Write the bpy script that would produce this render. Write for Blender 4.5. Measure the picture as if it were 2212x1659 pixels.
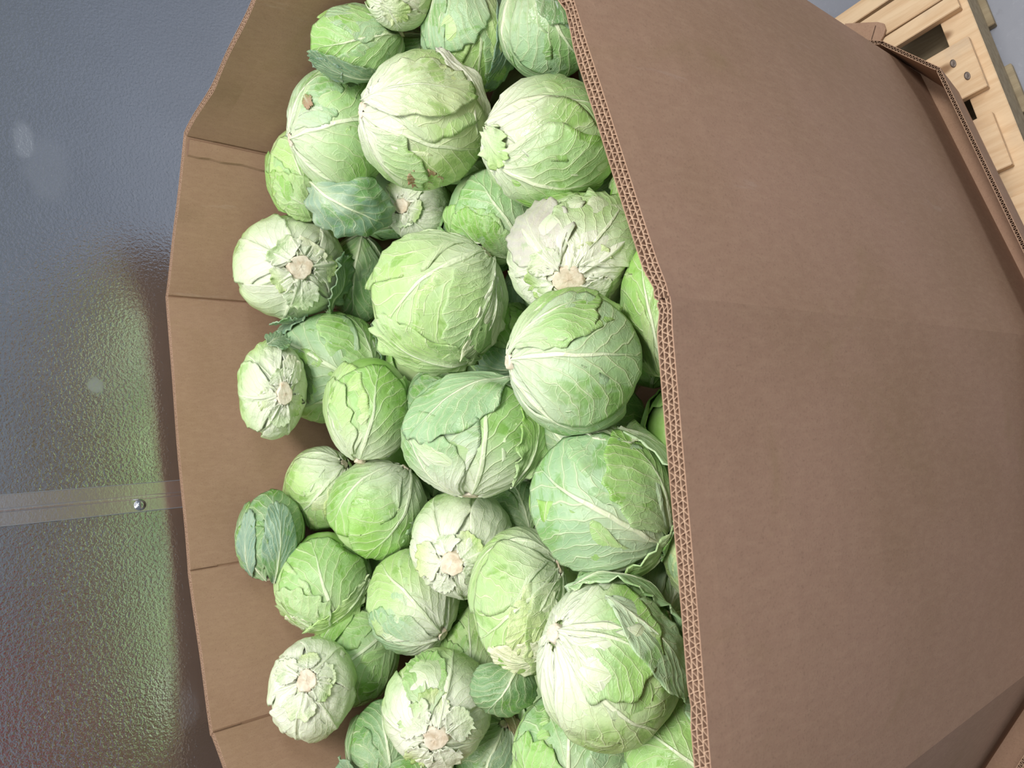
import bpy, bmesh, math, random
import numpy as np
from mathutils import Vector, Matrix

for _o in list(bpy.data.objects):
    bpy.data.objects.remove(_o, do_unlink=True)
scene = bpy.context.scene
COL = scene.collection

# ------------------------------------------------------------------ camera, world, lights, exposure
EYE = np.array([0.0, 0.0, 1.5])
PITCH = math.radians(42.0)
FWD = np.array([0.0, math.cos(PITCH), -math.sin(PITCH)])
UPV = np.array([0.0, math.sin(PITCH), math.cos(PITCH)])
RGT = np.array([1.0, 0.0, 0.0])
cam_data = bpy.data.cameras.new('camera')
cam_data.sensor_width = 36.0
cam_data.lens = 36.0 * 1600.0 / 2212.0
cam_data.clip_start = 0.02
cam_data.dof.use_dof = True
cam_data.dof.focus_distance = 1.0
cam_data.dof.aperture_fstop = 11.0
cam = bpy.data.objects.new('camera', cam_data)
COL.objects.link(cam)
# the phone was held sideways: picture-right points down
m = Matrix.Identity(4)
for r in range(3):
    m[r][0] = -UPV[r]; m[r][1] = RGT[r]; m[r][2] = -FWD[r]; m[r][3] = EYE[r]
cam.matrix_world = m
scene.camera = cam

world = bpy.data.worlds.new('world'); scene.world = world
world.use_nodes = True
bg = world.node_tree.nodes['Background']
bg.inputs['Color'].default_value = (0.86, 0.94, 1.0, 1)
bg.inputs['Strength'].default_value = 0.31

def area_light(name, loc, target, sx, sy, power, color):
    ld = bpy.data.lights.new(name, 'AREA'); ld.shape = 'RECTANGLE'
    ld.size = sx; ld.size_y = sy; ld.energy = power; ld.color = color
    o = bpy.data.objects.new(name, ld); COL.objects.link(o)
    o.location = loc
    d = Vector(target) - Vector(loc)
    o.rotation_euler = d.to_track_quat('-Z', 'Y').to_euler()
    return o
area_light('ceiling_lamp_or_fill', (0.85, -0.15, 3.3), (0.0, 0.95, 0.8), 1.1, 0.4, 78, (1.0, 0.985, 0.95))
area_light('ceiling_lamp_or_fill', (-0.6, 0.45, 4.0), (-0.2, 1.0, 0.8), 2.2, 0.8, 68, (1.0, 0.98, 0.95))
area_light('ceiling_lamp_or_fill', (6.0, -3.0, 4.6), (6.0, -3.2, 0.0), 3.0, 1.2, 230, (0.86, 0.93, 1.0))  # added fill, brightens the floor that the wall panels mirror
area_light('ceiling_lamp_or_fill', (1.6, -6.0, 4.6), (1.6, -6.2, 0.0), 3.0, 1.2, 90, (0.86, 0.93, 1.0))  # second added fill for the far floor mirrored in the wall

vs = scene.view_settings
vs.view_transform = 'Standard'; vs.look = 'None'; vs.exposure = -0.30; vs.gamma = 1.0
vs.use_curve_mapping = False

# ------------------------------------------------------------------ helpers
def tag(o, label=None, cat=None, group=None, kind=None):
    if label: o['label'] = label
    if cat: o['category'] = cat
    if group: o['group'] = group
    if kind: o['kind'] = kind
    return o

def make_obj(name, verts, faces, mat, parent=None, smooth=False, uvs=None, origin=None):
    v = np.asarray(verts, dtype=np.float64)
    if origin is not None: v = v - np.asarray(origin)
    me = bpy.data.meshes.new(name)
    me.from_pydata(v.tolist(), [], faces)
    if uvs is not None:
        uvl = me.uv_layers.new(name='UVMap')
        li = np.empty(len(me.loops), dtype=np.int32); me.loops.foreach_get('vertex_index', li)
        uvl.data.foreach_set('uv', np.asarray(uvs, dtype=np.float32)[li].ravel())
    if smooth: me.polygons.foreach_set('use_smooth', [True]*len(me.polygons))
    me.materials.append(mat)
    me.update()
    o = bpy.data.objects.new(name, me); COL.objects.link(o)
    if parent is not None:
        o.parent = parent
    elif origin is not None:
        o.location = origin
    return o

def empty(name, loc):
    o = bpy.data.objects.new(name, None); COL.objects.link(o); o.location = loc
    o.empty_display_size = 0.05
    return o

class MB:
    def __init__(s): s.v = []; s.f = []
    def add(s, vs_, fs):
        n = len(s.v); s.v += [tuple(x) for x in vs_]; s.f += [tuple(i+n for i in f) for f in fs]
    def grid(s, P, flip=False):
        # P: (a,b,3)
        a, b = P.shape[:2]; n = len(s.v); s.v += [tuple(x) for x in P.reshape(-1, 3)]
        for i in range(a-1):
            for j in range(b-1):
                q = (n+i*b+j, n+(i+1)*b+j, n+(i+1)*b+j+1, n+i*b+j+1)
                s.f.append(q[::-1] if flip else q)

class N:
    """little node-tree builder"""
    def __init__(s, name, rough=0.6, spec=0.4):
        s.m = bpy.data.materials.new(name); s.m.use_nodes = True
        s.t = s.m.node_tree; s.b = s.t.nodes['Principled BSDF']
        s.b.inputs['Roughness'].default_value = rough
        s.b.inputs['Specular IOR Level'].default_value = spec
    def nd(s, typ, **kw):
        n = s.t.nodes.new(typ)
        for k, v in kw.items(): setattr(n, k, v)
        return n
    def put(s, sock, v):
        if hasattr(v, 'is_output'): s.t.links.new(v, sock)
        else:
            try: sock.default_value = v
            except Exception: sock.default_value = (*v, 1.0)
    def ma(s, op, a, b=0.0, c=0.0, clamp=False):
        n = s.nd('ShaderNodeMath', operation=op, use_clamp=clamp)
        for i, v in enumerate((a, b, c)): s.put(n.inputs[i], v)
        return n.outputs[0]
    def ss(s, v, lo, hi, a=0.0, b=1.0):
        n = s.nd('ShaderNodeMapRange', interpolation_type='SMOOTHSTEP')
        for k, x in zip(('Value', 'From Min', 'From Max', 'To Min', 'To Max'), (v, lo, hi, a, b)): s.put(n.inputs[k], x)
        return n.outputs[0]
    def mix(s, fac, a, b, blend='MIX'):
        n = s.nd('ShaderNodeMix', data_type='RGBA', blend_type=blend)
        s.put(n.inputs[0], fac); s.put(n.inputs[6], a); s.put(n.inputs[7], b)
        return n.outputs[2]
    def noise(s, vec, scale, detail=3, rough=0.55, dist=0.0):
        n = s.nd('ShaderNodeTexNoise'); s.put(n.inputs['Vector'], vec)
        n.inputs['Scale'].default_value = scale; n.inputs['Detail'].default_value = detail
        n.inputs['Roughness'].default_value = rough; n.inputs['Distortion'].default_value = dist
        return n
    def vm(s, op, a, b=None, scale=None):
        n = s.nd('ShaderNodeVectorMath', operation=op); s.put(n.inputs[0], a)
        if b is not None: s.put(n.inputs[1], b)
        if scale is not None: s.put(n.inputs['Scale'], scale)
        return n.outputs[0]
    def mapping(s, vec, scale=(1, 1, 1), loc=(0, 0, 0), rot=(0, 0, 0)):
        n = s.nd('ShaderNodeMapping'); s.put(n.inputs['Vector'], vec)
        n.inputs['Scale'].default_value = scale; n.inputs['Location'].default_value = loc; n.inputs['Rotation'].default_value = rot
        return n.outputs[0]
    def bump(s, h, strength=0.5, dist=0.01, normal=None):
        n = s.nd('ShaderNodeBump'); s.put(n.inputs['Height'], h)
        n.inputs['Strength'].default_value = strength; n.inputs['Distance'].default_value = dist
        if normal is not None: s.put(n.inputs['Normal'], normal)
        return n.outputs[0]
    def base(s, c): s.put(s.b.inputs['Base Color'], c)
    def normal(s, v): s.put(s.b.inputs['Normal'], v)

def srgb(r, g, b):
    f = lambda c: (c/255/12.92) if c/255 <= 0.04045 else ((c/255+0.055)/1.055)**2.4
    return (f(r), f(g), f(b), 1.0)

# ------------------------------------------------------------------ materials
def mat_leaf(name='cabbage_leaf_skin', vein=1.0, wlo=0.10, whi=0.62):
    k = N(name, 0.42, 0.45)
    tc = k.nd('ShaderNodeTexCoord'); uv = tc.outputs['UV']; ob = tc.outputs['Object']
    oi = k.nd('ShaderNodeObjectInfo')
    col, white, rnd = oi.outputs['Color'], oi.outputs['Alpha'], oi.outputs['Random']
    sep = k.nd('ShaderNodeSeparateXYZ'); k.put(sep.inputs[0], uv)
    rv = k.nd('ShaderNodeCombineXYZ')
    k.put(rv.inputs[0], k.ma('MULTIPLY', rnd, 37.0)); k.put(rv.inputs[1], k.ma('MULTIPLY', rnd, 91.0)); k.put(rv.inputs[2], k.ma('MULTIPLY', rnd, 13.0))
    uvr = k.vm('ADD', uv, rv.outputs[0]); obr = k.vm('ADD', ob, rv.outputs[0])
    wob = k.noise(uvr, 3.2, 2).outputs['Fac']
    wob2 = k.noise(uvr, 2.1, 2).outputs['Fac']
    X = k.ma('MULTIPLY_ADD', sep.outputs[0], 2.0, -1.0)
    X = k.ma('ADD', X, k.ma('MULTIPLY_ADD', wob2, 0.22, -0.11))
    V = sep.outputs[1]
    w = k.ma('ABSOLUTE', X)
    # midrib, thick at the base and thin at the tip
    mw = k.ma('MULTIPLY_ADD', V, -0.052, 0.062)
    mid = k.ma('SUBTRACT', 1.0, k.ss(w, k.ma('MULTIPLY', mw, 0.45), mw))
    # lateral veins: arc away from the rib towards the margin
    c = k.ma('SUBTRACT', V, k.ma('SUBTRACT', k.ma('MULTIPLY', w, 0.95), k.ma('MULTIPLY', k.ma('MULTIPLY', w, w), 0.42)))
    c = k.ma('ADD', c, k.ma('MULTIPLY_ADD', wob, 0.30, -0.15))
    c = k.ma('ADD', c, k.ma('MULTIPLY', k.ma('SIGN', X), 0.035))
    fr = k.ma('FRACT', k.ma('MULTIPLY', c, 6.5))
    d = k.ma('ABSOLUTE', k.ma('MULTIPLY_ADD', fr, 2.0, -1.0))          # 0 on the vein
    lw = k.ma('MULTIPLY_ADD', w, -0.10, 0.17)
    lat = k.ma('SUBTRACT', 1.0, k.ss(d, k.ma('MULTIPLY', lw, 0.25), lw))
    # side branches further out on the blade
    c2 = k.ma('ADD', k.ma('SUBTRACT', V, k.ma('MULTIPLY', w, 0.35)), k.ma('MULTIPLY_ADD', wob2, 0.5, k.ma('MULTIPLY', wob, 0.25)))
    d2 = k.ma('ABSOLUTE', k.ma('MULTIPLY_ADD', k.ma('FRACT', k.ma('MULTIPLY', c2, 9.0)), 2.0, -1.0))
    br = k.ma('MULTIPLY', k.ma('SUBTRACT', 1.0, k.ss(d2, 0.02, 0.10)), k.ss(w, 0.16, 0.42))
    lat = k.ma('MAXIMUM', lat, k.ma('MULTIPLY', br, 0.55))
    latw = k.ma('SUBTRACT', 1.0, k.ss(d, 0.0, 0.75))                   # broad pale shoulder of a vein
    # net of fine veins
    vd = k.nd('ShaderNodeTexVoronoi', feature='DISTANCE_TO_EDGE')
    k.put(vd.inputs['Vector'], k.vm('ADD', uvr, k.vm('SCALE', k.noise(uvr, 7, 2).outputs['Color'], scale=0.12)))
    vd.inputs['Scale'].default_value = 8.5
    net = k.ma('SUBTRACT', 1.0, k.ss(vd.outputs['Distance'], 0.0, 0.055))
    fine = k.noise(obr, 9, 5, 0.6).outputs['Fac']
    patch = k.noise(obr, 13, 4, 0.6, 0.6).outputs['Fac']
    rub = k.ss(patch, 0.54, 0.60)                                      # bloom rubbed off: dark glossy green
    streak = k.noise(k.mapping(obr, (1, 2.6, 1), rot=(0.4, 0.9, 0.3)), 22, 4, 0.6).outputs['Fac']
    # colours
    bloom = k.mix(0.36, col, srgb(198, 220, 188))
    cc = k.mix(k.ss(fine, 0.35, 0.68), col, bloom)
    deep = k.mix(0.62, col, srgb(110, 164, 50), 'MIX')
    cc = k.mix(k.ma('MULTIPLY', rub, 0.80), cc, deep)
    cc = k.mix(k.ma('MULTIPLY', k.ss(streak, 0.60, 0.70), 0.22), cc, srgb(84, 124, 62))
    pale = k.mix(0.5, col, srgb(208, 224, 160))
    cc = k.mix(k.ma('MULTIPLY', latw, 0.30), cc, pale)
    cc = k.mix(k.ma('MULTIPLY', k.ma('MULTIPLY', k.ss(w, 0.26, 0.02), k.ss(V, 0.85, 0.15)), 0.55), cc, srgb(214, 226, 190))
    wf = k.ma('MULTIPLY', k.ss(k.ma('ADD', V, k.ma('MULTIPLY_ADD', fine, 0.30, -0.15)), whi, wlo), white)
    cc = k.mix(wf, cc, srgb(226, 230, 208))
    veinc = k.mix(0.72, col, srgb(232, 240, 200))
    cc = k.mix(k.ma('MULTIPLY', lat, 0.62*vein), cc, veinc)
    cc = k.mix(k.ma('MULTIPLY', net, k.ma('MULTIPLY_ADD', w, 0.16*vein, 0.12*vein)), cc, veinc)
    cc = k.mix(k.ma('MULTIPLY', k.ma('MULTIPLY', mid, k.ss(V, 1.02, 0.45)), min(1.0, vein)), cc, srgb(226, 236, 200))
    # sparse brown specks and bruises
    sp = k.noise(obr, 46, 3, 0.6).outputs['Fac']; sp2 = k.noise(obr, 6, 2).outputs['Fac']
    cc = k.mix(k.ma('MULTIPLY', k.ma('MULTIPLY', k.ss(sp, 0.70, 0.75), k.ss(sp2, 0.55, 0.66)), 0.7), cc, srgb(150, 128, 84))
    k.base(cc)
    # relief
    blis = k.noise(uvr, 11, 4, 0.6).outputs['Fac']
    h = k.ma('MULTIPLY_ADD', k.ma('MAXIMUM', mid, k.ma('MULTIPLY', lat, 0.45)), 0.8*vein, k.ma('MULTIPLY', net, 0.12*vein))
    h = k.ma('ADD', h, k.ma('MULTIPLY', blis, 0.9))
    h = k.ma('ADD', h, k.ma('MULTIPLY', latw, 0.22*vein))
    k.normal(k.bump(h, 0.6, 0.0038))
    k.put(k.b.inputs['Roughness'], k.ma('MULTIPLY_ADD', rub, -0.12, k.ma('MULTIPLY_ADD', fine, 0.25, 0.27)))
    k.b.inputs['Subsurface Weight'].default_value = 0.12
    k.b.inputs['Subsurface Radius'].default_value = (0.35, 0.6, 0.15)
    k.b.inputs['Subsurface Scale'].default_value = 0.012
    return k.m
M_LEAF = mat_leaf()
M_BASELEAF = mat_leaf('cabbage_base_leaf_skin', 0.55, 0.20, 0.80)
M_STUB = mat_leaf('torn_leaf_skin', 0.22, 0.15, 0.95)

def mat_head():
    k = N('cabbage_head_skin', 0.45, 0.4)
    tc = k.nd('ShaderNodeTexCoord'); ob = tc.outputs['Object']
    oi = k.nd('ShaderNodeObjectInfo')
    a = k.noise(ob, 14, 4).outputs['Fac']
    cc = k.mix(k.ss(a, 0.35, 0.7), oi.outputs['Color'], srgb(206, 222, 170))
    k.base(cc)
    st = k.noise(k.mapping(ob, (1, 1, 0.35)), 30, 4).outputs['Fac']
    k.normal(k.bump(st, 0.5, 0.006))
    return k.m
M_HEAD = mat_head()

def mat_stem():
    k = N('cut_stem_flesh', 0.6, 0.35)
    tc = k.nd('ShaderNodeTexCoord'); ob = tc.outputs['Object']
    a = k.noise(ob, 60, 5).outputs['Fac']; b = k.noise(ob, 220, 3).outputs['Fac']
    cc = k.mix(k.ss(a, 0.35, 0.75), srgb(236, 226, 206), srgb(206, 186, 158))
    cc = k.mix(k.ma('MULTIPLY', k.ss(b, 0.62, 0.72), 0.35), cc, srgb(164, 136, 106))
    k.base(cc); k.normal(k.bump(b, 0.4, 0.002))
    return k.m
M_STEM = mat_stem()

def mat_board(name, c1, c2, edge=False):
    k = N(name, 0.82, 0.25)
    tc = k.nd('ShaderNodeTexCoord'); ob = tc.outputs['Object']
    big = k.noise(ob, 3.2, 3).outputs['Fac']
    fib = k.noise(k.mapping(ob, (1, 1, 0.35)), 150, 4, 0.7).outputs['Fac']
    fine = k.noise(ob, 420, 3, 0.7).outputs['Fac']
    cc = k.mix(k.ss(big, 0.3, 0.72), c1, c2)
    cc = k.mix(k.ma('MULTIPLY', k.ss(fib, 0.35, 0.75), 0.20), cc, srgb(196, 166, 138))
    cc = k.mix(k.ma('MULTIPLY', k.ss(fine, 0.52, 0.75), 0.30), cc, srgb(86, 64, 50))
    if not edge:
        stain = k.noise(ob, 5.5, 4, 0.6, 0.8).outputs['Fac']
        cc = k.mix(k.ma('MULTIPLY', k.ss(stain, 0.58, 0.78), 0.28), cc, srgb(140, 120, 78))
        # faint long scuffs
        sc = k.noise(k.mapping(ob, (9, 9, 1.2), rot=(0, 0.6, 0)), 2.2, 5, 0.75).outputs['Fac']
        cc = k.mix(k.ma('MULTIPLY', k.ss(sc, 0.64, 0.70), 0.10), cc, srgb(205, 190, 180))
    k.base(cc)
    h = k.ma('MULTIPLY_ADD', fib, 0.7, k.ma('MULTIPLY', fine, 0.4))
    cor = k.nd('ShaderNodeTexWave'); cor.inputs['Scale'].default_value = 18; cor.bands_direction = 'X'
    k.put(cor.inputs['Vector'], ob)
    k.normal(k.bump(h, 0.22, 0.0016))
    return k.m
M_BOARD = mat_board('kraft_cardboard', srgb(168, 135, 114), srgb(158, 127, 103))
M_EDGE = mat_board('cut_cardboard_edge', srgb(186, 156, 132), srgb(172, 142, 118), True)

def mat_wood(name, c1, c2, c3):
    k = N(name, 0.75, 0.25)
    tc = k.nd('ShaderNodeTexCoord'); ob = tc.outputs['Object']; oi = k.nd('ShaderNodeObjectInfo')
    rv = k.nd('ShaderNodeCombineXYZ'); k.put(rv.inputs[0], k.ma('MULTIPLY', oi.outputs['Random'], 21.0)); k.put(rv.inputs[2], k.ma('MULTIPLY', oi.outputs['Random'], 7.0))
    p = k.vm('ADD', ob, rv.outputs[0])
    g = k.noise(k.mapping(p, (14, 1.3, 14)), 4.0, 5, 0.65, 0.5).outputs['Fac']
    b = k.noise(p, 9, 4).outputs['Fac']
    cc = k.mix(k.ss(g, 0.3, 0.72), c1, c2)
    cc = k.mix(k.ma('MULTIPLY', k.ss(b, 0.5, 0.75), 0.6), cc, c3)
    kn = k.nd('ShaderNodeTexVoronoi'); k.put(kn.inputs['Vector'], k.mapping(p, (9, 5, 9))); kn.inputs['Scale'].default_value = 1.2
    cc = k.mix(k.ma('MULTIPLY', k.ss(kn.outputs['Distance'], 0.13, 0.05), 0.8), cc, srgb(120, 84, 52))
    k.base(cc); k.normal(k.bump(g, 0.35, 0.003))
    return k.m
M_WOOD = mat_wood('pine_deckboard', srgb(224, 196, 160), srgb(206, 172, 134), srgb(172, 158, 142))
M_WOOD2 = mat_wood('weathered_stringer', srgb(166, 150, 122), srgb(140, 124, 98), srgb(152, 146, 128))

def mat_concrete():
    k = N('concrete_floor', 0.55, 0.4)
    tc = k.nd('ShaderNodeTexCoord'); ob = tc.outputs['Object']
    a = k.noise(ob, 2.5, 5, 0.6).outputs['Fac']; b = k.noise(ob, 90, 4, 0.7).outputs['Fac']; c = k.noise(ob, 16, 4, 0.6).outputs['Fac']
    cc = k.mix(k.ss(a, 0.3, 0.7), srgb(148, 149, 157), srgb(132, 134, 143))
    cc = k.mix(k.ma('MULTIPLY', k.ss(c, 0.62, 0.72), 0.35), cc, srgb(110, 110, 116))
    cc = k.mix(k.ma('MULTIPLY', k.ss(b, 0.55, 0.75), 0.3), cc, srgb(176, 176, 182))
    k.base(cc); k.normal(k.bump(b, 0.15, 0.002))
    return k.m
M_FLOOR = mat_concrete()

def mat_panel(name, bump_s, base, rough, scuff=True):
    k = N(name, rough, 0.5)
    k.b.inputs['Metallic'].default_value = 1.0
    tc = k.nd('ShaderNodeTexCoord'); ob = tc.outputs['Object']
    a = k.noise(ob, 165, 2, 0.5, 0.4).outputs['Fac']
    b = k.noise(ob, 380, 2, 0.5).outputs['Fac']
    d = k.noise(ob, 1.6, 4, 0.6).outputs['Fac']
    cc = k.mix(k.ss(d, 0.3, 0.75), base, tuple(x*0.86 for x in base[:3])+(1,))
    if scuff:
        # dried white smears: soft blobs at fixed places on the sheet
        dist = k.noise(ob, 12, 4, 0.6).outputs['Color']
        p = k.vm('ADD', ob, k.vm('SCALE', dist, scale=0.05))
        tot = None
        for (cx, cz, rx, rz, s_) in SCUFFS:
            q = k.mapping(p, (1/rx, 0.0, 1/rz), (-(cx+0.025)/rx, 0, -(cz+0.025)/rz))
            ln = k.nd('ShaderNodeVectorMath', operation='LENGTH'); k.put(ln.inputs[0], q)
            v = k.ss(ln.outputs['Value'], 1.0, 0.45, 0.0, s_)
            tot = v if tot is None else k.ma('MAXIMUM', tot, v)
        cc = k.mix(tot, cc, srgb(226, 230, 238))
        k.put(k.b.inputs['Roughness'], k.ma('MULTIPLY_ADD', tot, 0.6, rough))
    k.base(cc)
    h = k.ma('MULTIPLY_ADD', a, 1.0, k.ma('MULTIPLY', b, 0.35))
    k.normal(k.bump(h, bump_s, 0.0036))
    return k.m
SCUFFS = [(0.50, 1.24, 0.05, 0.03, 0.35), (0.45, 1.20, 0.10, 0.06, 0.2), (0.0, 1.14, 0.022, 0.022, 0.35), (-0.62, 1.03, 0.05, 0.025, 0.22)]
M_PANEL = mat_panel('pebbled_panel', 0.27, srgb(222, 226, 232), 0.14)
M_STRIP = mat_panel('seam_strip_film', 0.13, srgb(240, 236, 238), 0.27, False)
k = N('clear_plastic_edge', 0.35); k.base(srgb(128, 130, 136)); M_CLEAR = k.m
k = N('rivet_metal', 0.18); k.b.inputs['Metallic'].default_value = 1.0; k.base(srgb(200, 205, 212)); M_RIVET = k.m
k = N('nail_head_steel', 0.5); k.b.inputs['Metallic'].default_value = 0.8; k.base(srgb(120, 108, 100)); M_NAIL = k.m

# ------------------------------------------------------------------ the setting
fl = make_obj('floor', [(-9, -14, 0), (14, -14, 0), (14, 8, 0), (-9, 8, 0)], [(0, 1, 2, 3)], M_FLOOR)
tag(fl, 'grey concrete floor of the warehouse', kind='structure')

# pebbled wall behind the bin: runs parallel to the bin's long side
WD = np.array([0.9604, 0.2785]); WN = np.array([0.2785, -0.9604]); WP = np.array([0.0, 1.59])
wall = empty('wall_back', (WP[0], WP[1], 0)); tag(wall, 'dark glossy pebbled wall behind the bin', kind='structure')
wall.rotation_euler = (0, 0, math.atan2(WD[1], WD[0]))
def slab(name, x0, x1, y0, y1, z0, z1, mat, parent, bev=0.0):
    bm = bmesh.new()
    bmesh.ops.create_cube(bm, size=1)
    for v in bm.verts:
        v.co = Vector(((x0+x1)/2+v.co.x*(x1-x0), (y0+y1)/2+v.co.y*(y1-y0), (z0+z1)/2+v.co.z*(z1-z0)))
    if bev: bmesh.ops.bevel(bm, geom=bm.edges[:], offset=bev, segments=2, affect='EDGES')
    me = bpy.data.meshes.new(name); bm.to_mesh(me); bm.free(); me.materials.append(mat)
    o = bpy.data.objects.new(name, me); COL.objects.link(o); o.parent = parent
    return o
SEAM = -0.226
slab('wall_panel', -3.2, SEAM-0.002, 0, 0.01, 0, 2.6, M_PANEL, wall, 0.002)
slab('wall_panel', SEAM+0.002, 3.4, 0, 0.01, 0, 2.6, M_PANEL, wall, 0.002)
slab('wall_backing', -3.2, 3.4, 0.011, 0.12, 0, 2.6, M_WOOD2, wall)
st = slab('seam_strip', SEAM-0.027, SEAM+0.027, -0.0025, -0.0002, 0, 2.6, M_STRIP, wall, 0.0008)
tag(st, 'clear strip covering the seam between two wall panels')
for sx in (SEAM-0.0268, SEAM+0.0268):
    slab('strip_edge', sx-0.0005, sx+0.0005, -0.0031, -0.0003, 0, 2.6, M_CLEAR, st)
# raised bead down the middle of the strip
bead = MB()
prof = [(SEAM+0.004*math.cos(a), -0.0024-0.0022*math.sin(a)) for a in np.linspace(0, math.pi, 7)]
P = np.array([[(x, y, z) for (x, y) in prof] for z in (0.0, 2.6)]); bead.grid(P, True)
o = make_obj('bead', bead.v, bead.f, M_STRIP, st, True)
# domed rivet with a flange
rv = MB(); rings = [(0.0105, 0.0), (0.0105, 0.0018), (0.0088, 0.0022), (0.0084, 0.0045), (0.0068, 0.0066), (0.0035, 0.0078), (0.0004, 0.008)]
P = np.array([[(SEAM-0.0145+r*math.cos(a), -0.0025-h, 1.083+r*math.sin(a)) for a in np.linspace(0, 2*math.pi, 25)] for r, h in rings]); rv.grid(P)
o = make_obj('rivet', rv.v, rv.f, M_RIVET, wall, True); tag(o, 'shiny domed rivet holding the seam strip')
# ------------------------------------------------------------------ corrugated boards
def offset_poly(P, d):
    """inward mitred offset of a counter-clockwise polygon"""
    n = len(P); out = []
    for i in range(n):
        a, b, c = P[i-1], P[i], P[(i+1) % n]
        e1 = (b-a)/np.linalg.norm(b-a); e2 = (c-b)/np.linalg.norm(c-b)
        n1 = np.array([-e1[1], e1[0]]); n2 = np.array([-e2[1], e2[0]])
        k = (n1+n2); k /= (1+n1@n2)
        out.append(b+k*d)
    return np.array(out)

def corrugated_panel(name, parent, OT, IT, OB, IB, zt, zb, thick, layers, pitch, bulge=0.0, rim=0.001, seed=0,
                     depth=0.05, score=True, ns=28, nh=12, dents=(), label=None, origin=(0, 0, 0), bmode=1.0):
    """one flat of a corrugated wall between two corners: liners, plus the fluting as a child part"""
    rng = np.random.RandomState(seed)
    OT, IT, OB, IB = [np.asarray(x, float) for x in (OT, IT, OB, IB)]
    ln = np.linalg.norm(OT[1]-OT[0]); e = (OT[1]-OT[0])/ln; nout = np.array([e[1], -e[0]])
    fr = rng.uniform(2, 14, 6); ph = rng.uniform(0, 6.3, 6); am = rng.uniform(0.3, 1, 6)
    def rimz(s): return rim*sum(a*np.sin(f*s*ln/0.4+p) for a, f, p in zip(am, fr, ph))/2.2
    def pos(s, t, h):
        s = np.asarray(s, float); t = np.asarray(t, float); h = np.asarray(h, float)
        s, t, h = np.broadcast_arrays(s, t, h)
        top = ((1-s)[..., None]*OT[0]+s[..., None]*OT[1])*(1-t)[..., None]+((1-s)[..., None]*IT[0]+s[..., None]*IT[1])*t[..., None]
        bot = ((1-s)[..., None]*OB[0]+s[..., None]*OB[1])*(1-t)[..., None]+((1-s)[..., None]*IB[0]+s[..., None]*IB[1])*t[..., None]
        xy = top*h[..., None]+bot*(1-h)[..., None]
        g = bulge*np.sin(np.pi*np.clip(s, 0, 1))*np.sin(np.pi*np.clip(1-h, 0, 1)**0.8)
        for (s0, sw, dn, hh) in dents:   # crushed spots of the top edge: (place, width, push, depth)
            g = g+dn*np.exp(-((s-s0)/sw)**2)*np.exp(-((1-h)/hh)**2)*(0.25+0.75*t)
        xy = xy+nout*g[..., None]
        z = zb+h*(zt-zb)+rimz(s)*np.clip((h-0.9)*10, 0, 1)
        return np.concatenate([xy, z[..., None]], -1)
    lt = 0.0009/thick
    hd = 1-depth/(zt-zb)
    hs = np.concatenate([np.linspace(0, hd, nh), [0.5*(1+hd), 1.0]])
    se = 0.003/ln
    ss = np.concatenate([[0, se*0.5, se], np.linspace(0.02, 0.98, ns), [1-se, 1-se*0.5, 1]]) if score else np.linspace(0, 1, ns)
    mb = MB()
    S, H = np.meshgrid(ss, hs, indexing='ij')
    # score lines pressed in at the corners of the inner liner
    tin = np.ones_like(S)
    if score:
        ed = np.clip(1-np.minimum(S, 1-S)/se, 0, 1); tin = 1-0.22*ed
    mb.grid(pos(S, np.zeros_like(S), H))
    mb.grid(pos(S, tin, H), True)
    k = ss
    te = tin[:, -1]
    for ta, tb in ((np.zeros_like(k), np.full_like(k, lt)), (te-lt, te)):
        P = np.stack([pos(k, ta, np.ones_like(k)), pos(k, tb, np.ones_like(k))], 1); mb.grid(P)
    P = np.stack([pos(k, np.full_like(k, lt), np.ones_like(k)), pos(k, np.full_like(k, lt), np.full_like(k, hd))], 1); mb.grid(P)
    P = np.stack([pos(k, te-lt, np.ones_like(k)), pos(k, te-lt, np.full_like(k, hd))], 1); mb.grid(P, True)
    P = np.stack([pos(k, np.full_like(k, 0), np.zeros_like(k)), pos(k, np.full_like(k, 1), np.zeros_like(k))], 1); mb.grid(P, True)
    o = make_obj(name, mb.v, mb.f, M_BOARD, parent, False, origin=origin)
    if label: o['label'] = label
    # fluting and inner liners
    fb = MB()
    def ribbon(sv, tv, w):
        x = sv*ln; y = tv*thick
        dx = np.gradient(x); dy = np.gradient(y); L = np.hypot(dx, dy); nx, ny = -dy/L*w/2, dx/L*w/2
        sl = [((x+q*nx)/ln, (y+q*ny)/thick) for q in (1, -1)]
        jz = 1-np.abs(rng.normal(0, 0.0004, len(sv)))/(zt-zb)
        a, b = [pos(s_, t_, jz) for s_, t_ in sl]
        c, d = [pos(s_, t_, np.full_like(s_, hd)) for s_, t_ in sl]
        fb.grid(np.stack([c, a, b, d], 1))
    for j in range(1, layers):
        sv = np.linspace(0, 1, 60); tj = j/layers+0.012*np.sin(sv*ln*60+j)
        ribbon(sv, tj, 0.0008)
    for j in range(layers):
        n = max(2, int(round(ln/(pitch*(1.0, 0.93, 1.07)[j % 3])))); m_ = n*9+1
        sv = np.linspace(0.002, 0.998, m_)
        phz = rng.uniform(0, 6.28)+0.5*np.sin(sv*ln*23+j)+0.3*np.sin(sv*ln*57)
        w = np.sin(2*np.pi*n*sv+phz); w = np.sign(w)*np.abs(w)**0.85
        amp = 0.5/layers*(1-1.1*lt*layers/2)*0.93
        ribbon(sv, (j+0.5)/layers+amp*w, 0.00062)
    f = make_obj('fluting', fb.v, fb.f, M_EDGE, o, False, origin=origin)
    f.data.materials.append(M_BOARD)
    f.data.polygons.foreach_set('material_index', [0 if q % 3 == 1 else 1 for q in range(len(fb.f))])
    return o

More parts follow.
